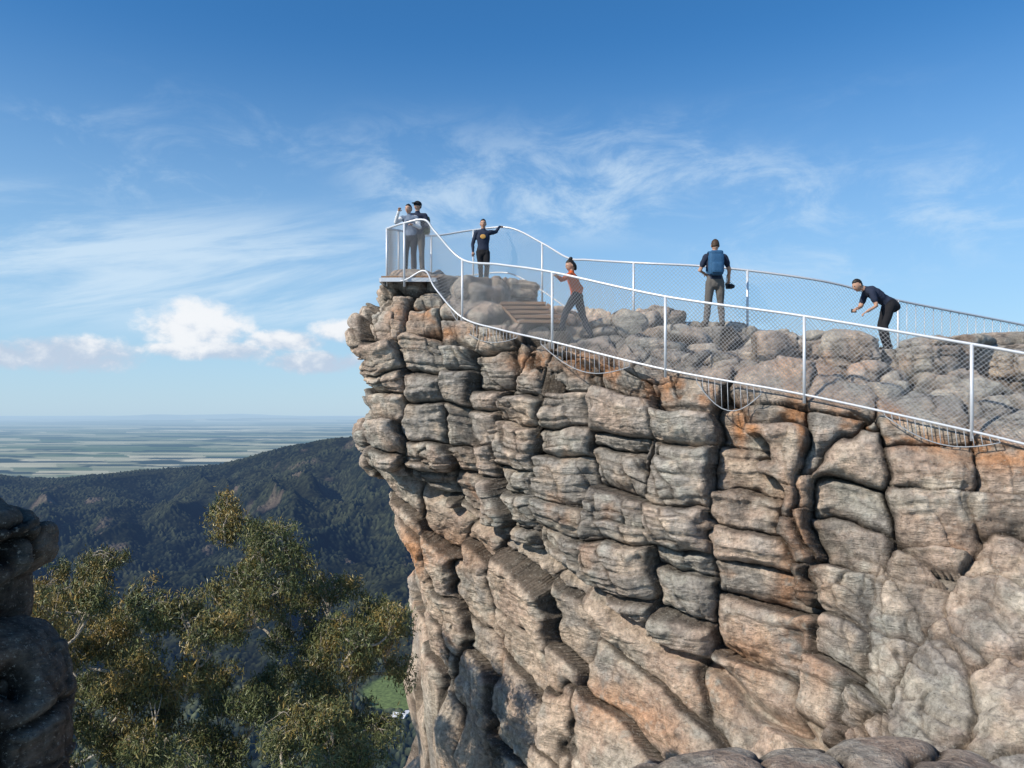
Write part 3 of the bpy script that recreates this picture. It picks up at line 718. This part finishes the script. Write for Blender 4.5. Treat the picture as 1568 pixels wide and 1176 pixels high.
# ---------------------------------------------------------------- sky
wd=bpy.data.worlds.new('World'); sc.world=wd; wd.use_nodes=True; nt=wd.node_tree; N=nt.nodes; L=nt.links
bg=N['Background']; bg.inputs[1].default_value=.11
wd.cycles.sampling_method='MANUAL'; wd.cycles.sample_map_resolution=256
sky=N.new('ShaderNodeTexSky'); sky.sky_type='NISHITA'; sky.sun_disc=False
sky.sun_elevation=math.asin(SUN[2]); sky.sun_rotation=math.atan2(SUN[0],SUN[1]); sky.altitude=700; sky.air_density=1.0; sky.dust_density=.4; sky.ozone_density=3
def M(op,a,b=None,c=None):
    n=N.new('ShaderNodeMath'); n.operation=op
    for i,v in enumerate((a,b,c)):
        if v is None: continue
        if isinstance(v,(int,float)): n.inputs[i].default_value=v
        else: L.new(v,n.inputs[i])
    return n.outputs[0]
def MR(v,a,b,c=0.,d=1.):
    n=N.new('ShaderNodeMapRange'); n.interpolation_type='SMOOTHSTEP'
    for i,q in enumerate((a,b,c,d)): n.inputs[i+1].default_value=q
    L.new(v,n.inputs[0]); return n.outputs[0]
def MIX(f,a,b):
    n=N.new('ShaderNodeMixRGB'); 
    if isinstance(f,float): n.inputs[0].default_value=f
    else: L.new(f,n.inputs[0])
    for i,v in ((1,a),(2,b)):
        if isinstance(v,tuple): n.inputs[i].default_value=(*v,1)
        else: L.new(v,n.inputs[i])
    return n.outputs[0]
tc=N.new('ShaderNodeTexCoord'); sp=N.new('ShaderNodeSeparateXYZ'); L.new(tc.outputs['Generated'],sp.inputs[0])
dx,dy,dz=sp.outputs
az=M('ARCTAN2',dx,dy); el=M('DIVIDE',dz,M('SQRT',M('ADD',M('MULTIPLY',dx,dx),M('MULTIPLY',dy,dy))))
def NZ(x,y,z,scale,det,rough,dist=0.):
    cb=N.new('ShaderNodeCombineXYZ')
    for i,v in enumerate((x,y,z)):
        if isinstance(v,(int,float)): cb.inputs[i].default_value=v
        else: L.new(v,cb.inputs[i])
    n=N.new('ShaderNodeTexNoise'); n.inputs['Scale'].default_value=scale; n.inputs['Detail'].default_value=det; n.inputs['Roughness'].default_value=rough; n.inputs['Distortion'].default_value=dist
    L.new(cb.outputs[0],n.inputs['Vector']); return n.outputs['Fac']
hs=N.new('ShaderNodeHueSaturation'); hs.inputs['Saturation'].default_value=1.30; hs.inputs['Value'].default_value=1.38; L.new(sky.outputs[0],hs.inputs['Color'])
base=hs.outputs[0]
base=MIX(MR(el,.48,-.02,0,.78),base,(3.6,5.6,7.6))
u1=M('ADD',M('MULTIPLY',az,3.2),M('MULTIPLY',el,1.0)); v1=M('ADD',M('MULTIPLY',el,6.5),M('MULTIPLY',az,-.6))
w1=NZ(u1,v1,0.,2.6,6,.66,.5)
reg=NZ(az,M('MULTIPLY',el,2.2),3.3,2.6,2,.5)
c1=M('MULTIPLY',MR(w1,.46,.78),MR(reg,.46,.66))
c1=M('MULTIPLY',c1,MR(el,.42,.26))
lv=M('MULTIPLY',MR(az,.0,-.26),M('MULTIPLY',MR(el,.07,.13),MR(el,.27,.19)))
w2=NZ(M('ADD',M('MULTIPLY',az,2.5),M('MULTIPLY',el,-3.)),M('ADD',M('MULTIPLY',el,11.),M('MULTIPLY',az,-2.0)),7.,1.8,6,.62,.4)
c2=M('MULTIPLY',lv,MR(w2,.36,.66))
cb_=M('MULTIPLY',M('MULTIPLY',MR(az,-.26,-.10),MR(az,.36,.08)),M('MULTIPLY',MR(el,.19,.25),MR(el,.40,.26)))
c3=M('MULTIPLY',cb_,MR(w1,.36,.66))
rb=M('MULTIPLY',MR(az,.18,.36),M('MULTIPLY',MR(el,.13,.20),MR(el,.33,.24)))
c4=M('MULTIPLY',rb,MR(w1,.40,.75))
ci=M('MINIMUM',M('ADD',M('ADD',M('MULTIPLY',c1,.35),M('MULTIPLY',c4,.45)),M('ADD',M('MULTIPLY',c2,.68),M('MULTIPLY',c3,.58))),.8)
base=MIX(ci,base,(6.4,7.7,8.8))
cn=NZ(M('MULTIPLY',az,1.),M('MULTIPLY',el,1.4),1.,22.,6,.6,.15)
tot=None
for (a0,e0,ra,re) in [(-.372,.103,.064,.028),(-.352,.073,.075,.012),(-.505,.066,.075,.020),(-.575,.062,.05,.016),(-.275,.086,.05,.014),(-.235,.062,.06,.014),(-.20,.098,.05,.014)]:
    qa=M('DIVIDE',M('SUBTRACT',az,a0),ra); qe=M('DIVIDE',M('SUBTRACT',el,e0),re)
    q=M('SUBTRACT',1.,M('ADD',M('MULTIPLY',qa,qa),M('MULTIPLY',qe,qe)))
    tot=q if tot is None else M('MAXIMUM',tot,q)
f=M('ADD',M('MAXIMUM',tot,-2.0),M('MULTIPLY',M('SUBTRACT',cn,.5),3.4))
cm=MR(f,-.45,.75,0,.92)
lit=MR(M('ADD',M('MULTIPLY',M('SUBTRACT',cn,.5),4.0),M('MULTIPLY',M('SUBTRACT',el,.082),24.)),-.7,.6)
ccol=MIX(lit,(4.8,5.7,7.0),(8.5,8.6,8.8))
fin=MIX(cm,base,ccol)
L.new(fin,bg.inputs[0])

sl=bpy.data.lights.new('sun','SUN'); sl.energy=5.0; sl.angle=math.radians(.5); sl.color=(1,.93,.82)
so=link(bpy.data.objects.new('sun',sl)); so.rotation_euler=Vector(SUN).to_track_quat('Z','Y').to_euler()

cam=bpy.data.cameras.new('camera'); co=link(bpy.data.objects.new('camera',cam)); sc.camera=co
cam.sensor_width=36; cam.lens=36*1230/1568; cam.shift_y=.0281; cam.clip_end=300000; cam.clip_start=.05
co.location=(0,0,0); co.rotation_euler=(math.radians(90),0,0)
sc.view_settings.view_transform='Standard'; sc.view_settings.look='None'; sc.view_settings.exposure=0
